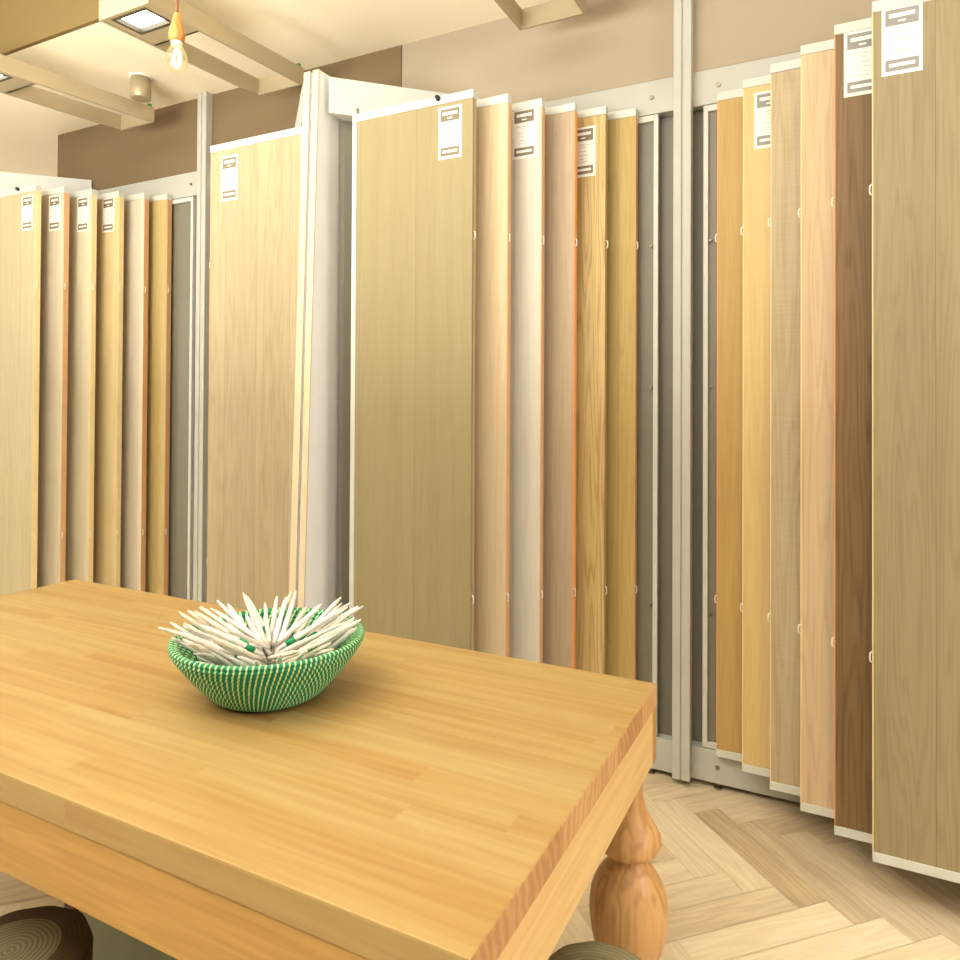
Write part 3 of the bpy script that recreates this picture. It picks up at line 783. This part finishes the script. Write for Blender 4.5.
for sx in (-1, 1):
    for sy in (-1, 1): MB().box(sx*.435, sx*.393, sy*.155, sy*.11, 0, .42, .003).build('corner_post', dk, cr)

# ------------------------------------------------------------------ ceiling light frames
def em(name, c, strength):
    t = NT(name); e = t.n('ShaderNodeEmission'); e.inputs[0].default_value = S(c); e.inputs[1].default_value = strength
    t.link(e.outputs[0], t.out.inputs[0]); return t.m
m_lamp = em('lamp_glow', (255, 250, 235), 9.0)
def fixture(x0, x1, label, skew=0.0):
    y0, y1, zb, zt, tk = 1.794, 2.582, 2.900, 2.978, .012
    cx = (x0+x1)/2
    root = empty('ceiling_light_frame', (cx, y0, zb), label, 'ceiling light', 'hanging rectangular light frames')
    h = zt-zb; w_ = (x1-x0)/2; L = y1-y0
    for sx in (-1, 1): MB().box(sx*w_, sx*(w_-tk), 0, L, 0, h, .0012).build('side_bar', M['alu'], root)
    MB().box(-w_+tk, w_-tk, L-tk, L, 0, h, .0012).build('end_bar', M['alu'], root)
    MB().box(-w_+tk, w_-tk, .0, tk, 0, h, .0012).build('end_bar', M['alu'], root)
    p = MB()                                        # lamp housing with a square opening below
    q0, q1, a = .012, .235, .098
    cy = .084
    p.box(-w_+tk, w_-tk, q0, cy-.066, .003, .012); p.box(-w_+tk, w_-tk, cy+.066, q1, .003, .012)
    p.box(-w_+tk, -a, cy-.066, cy+.066, .003, .012); p.box(a, w_-tk, cy-.066, cy+.066, .003, .012)
    p.box(-w_+tk, w_-tk, q1-.008, q1, .003, h-.002); p.box(-w_+tk, w_-tk, q0, q1, h-.008, h-.002)
    p.build('lamp_housing', M['alu'], root)
    rm = MB()
    for s in (-1, 1):
        rm.box(s*a, s*(a-.014), cy-.066, cy+.066, .0025, .04); rm.box(-a+.014, a-.014, cy+s*.066, cy+s*.052, .0025, .04)
    rm.build('lamp_rim', plain('dark_lamp_rim', (70, 64, 44), .5), root)
    MB().box(-a+.014, a-.014, cy-.052, cy+.052, .020, .024).build('lamp_panel', m_lamp, root)
    for yy, zz in ((.06, ZMAIN-zb),):
        for sx in (-1,): MB().tube([(sx*(w_-.03), yy, h-.004), (sx*(w_-.03), yy, zz)], .003, 6).build('hanger', M['screw'], root)
    g = MB(); g.tube([(w_-.016, L-.016, h-.002), (w_-.016, L-.016, h+.016)], .011, 10); g.build('cable_plug', M['green_plug'], root)
    ld = bpy.data.lights.new('downlight', 'AREA'); ld.shape = 'SQUARE'; ld.size = .10; ld.energy = 0.7; ld.color = (1, .98, .93); ld.spread = math.radians(150)
    lo = bpy.data.objects.new('downlight', ld); COL.objects.link(lo); lo.location = (cx, y0+cy, zb-.004); lo.parent = None
    lo.location.x += skew*(cy-L)
    for ch in root.children:
        for v in ch.data.vertices: v.co.x += skew*(v.co.y-L)
    return root
fixture(-2.508, -2.230, 'brushed steel rectangular light frame with lit square lamp, behind the pendant bulb', .073)
fixture(-3.491, -3.234, 'brushed steel light frame at the far left, ending below the cylinder spotlight', .165)
fixture(-1.139, -.866, 'steel light frame cut by the top edge of the photo, above the middle panels')
cs = empty('ceiling_spotlight', (-3.217, 2.486, 2.984), 'small grey cylinder spotlight fixed to the ceiling above the far left light frame', 'spotlight')
MB().lathe([(.03, 0), (.046, 0), (.049, .003), (.049, ZCEIL-2.984-.006), (.03, ZCEIL-2.984-.006)], 32).build('cylinder_body', M['alu'], cs)
MB().lathe([(.02, ZCEIL-2.984-.008), (.056, ZCEIL-2.984-.008), (.056, ZCEIL-2.984), (.02, ZCEIL-2.984)], 32).build('mounting_ring', M['card'], cs)

# ------------------------------------------------------------------ pendant bulb
pd = empty('pendant_lamp', (-1.903, 1.6, 2.483), 'bare glowing filament bulb hanging in a wooden holder', 'pendant lamp')
hp = [(.004, .192), (.008, .190), (.012, .180), (.0165, .160), (.0225, .140), (.0250, .122), (.0245, .108), (.0200, .100), (.004, .100)]
MB().lathe(hp, 28).build('wooden_holder', turned_mat('pendant_wood', (214, 150, 78), (168, 104, 48)), pd)
MB().lathe([(.004, .100), (.0165, .100), (.0175, .095), (.0165, .090), (.0165, .084), (.004, .084)], 24).build('bulb_cap', M['clip'], pd)
t = NT('bulb_glass'); tr = t.n('ShaderNodeBsdfTransparent'); gl = t.n('ShaderNodeBsdfGlossy'); gl.inputs['Roughness'].default_value = .05
ee = t.n('ShaderNodeEmission'); ee.inputs[0].default_value = S((255, 226, 150)); ee.inputs[1].default_value = 1.0
lw = t.n('ShaderNodeLayerWeight'); lw.inputs[0].default_value = .35
m1 = t.n('ShaderNodeMixShader'); m1.inputs[0].default_value = .10; t.link(tr.outputs[0], m1.inputs[1]); t.link(gl.outputs[0], m1.inputs[2])
m2 = t.n('ShaderNodeMixShader'); t.link(t.math('MULTIPLY_ADD', lw.outputs['Facing'], .45, .25), m2.inputs[0]); t.link(m1.outputs[0], m2.inputs[1]); t.link(ee.outputs[0], m2.inputs[2]); t.link(m2.outputs[0], t.out.inputs[0])
gp = [(.0008, 0), (.010, .0015), (.020, .008), (.0275, .020), (.0315, .034), (.0325, .046), (.0300, .060), (.0250, .072), (.0190, .082), (.0160, .088)]
MB().lathe(gp, 32).build('bulb_glass', t.m, pd)
fl = MB(); pts = []
for i in range(4):
    a = 2*PI*i/4+.4
    fl.tube([(.005*math.cos(a), .005*math.sin(a), .074), (.014*math.cos(a), .014*math.sin(a), .044), (.006*math.cos(a), .006*math.sin(a), .016)], .0024, 6)
fl.build('filament', em('filament_glow', (255, 236, 180), 9.0), pd)
MB().tube([(0, 0, .19), (0, 0, .30), (.001, 0, ZMAIN-2.483)], .0042, 8).build('cord', plain('brown_cord', (150, 92, 48), .6), pd)

# ------------------------------------------------------------------ light
wd = bpy.data.worlds.new('world'); SC.world = wd; wd.use_nodes = True
wd.node_tree.nodes['Background'].inputs[0].default_value = (1.0, 1.0, .98, 1); wd.node_tree.nodes['Background'].inputs[1].default_value = .12
def area(loc, target, sx, sy, power, col=(1, 1, .98), spread=180):  # unseen area lamps added to brighten the room; no fittings belong to them
    ld = bpy.data.lights.new('fill_light', 'AREA'); ld.shape = 'RECTANGLE'; ld.size = sx; ld.size_y = sy; ld.energy = power; ld.color = col; ld.spread = math.radians(spread)
    o = bpy.data.objects.new('fill_light', ld); COL.objects.link(o); o.location = loc
    o.rotation_euler = (Vector(target)-Vector(loc)).to_track_quat('-Z', 'Y').to_euler()
area((-1.1, -.1, 3.5), (-1.1, .9, 0), 4.2, 1.4, 86)
area((-3.9, .7, 3.45), (-3.5, 2.4, 1.2), 1.4, 1.0, 14)
area((3.1, 1.1, 2.4), (-1.9, 2.2, 1.4), 1.2, 1.2, 62)
area((-2.2, -.3, 1.9), (-2.1, .0, 3.5), 2.4, 1.0, 190, (1, .975, .90))  # added uplight in mid-air, brightens ceiling and upper wall
area((-.6, -1.5, 3.3), (-1.4, 2.4, .5), 2.4, .6, 22)
area((-6.4, 3.8, 1.4), (-6.0, 3.5, 3.2), 1.2, 1.2, 24, (1, .93, .8))  # added lamp hidden by the left panels, brightens the far ceiling
area((-5.4, .3, 1.7), (-1.6, 1.3, .1), 1.2, 1.2, 34)

SC.view_settings.view_transform = 'Standard'
SC.view_settings.look = 'None'
SC.view_settings.exposure = 0.0
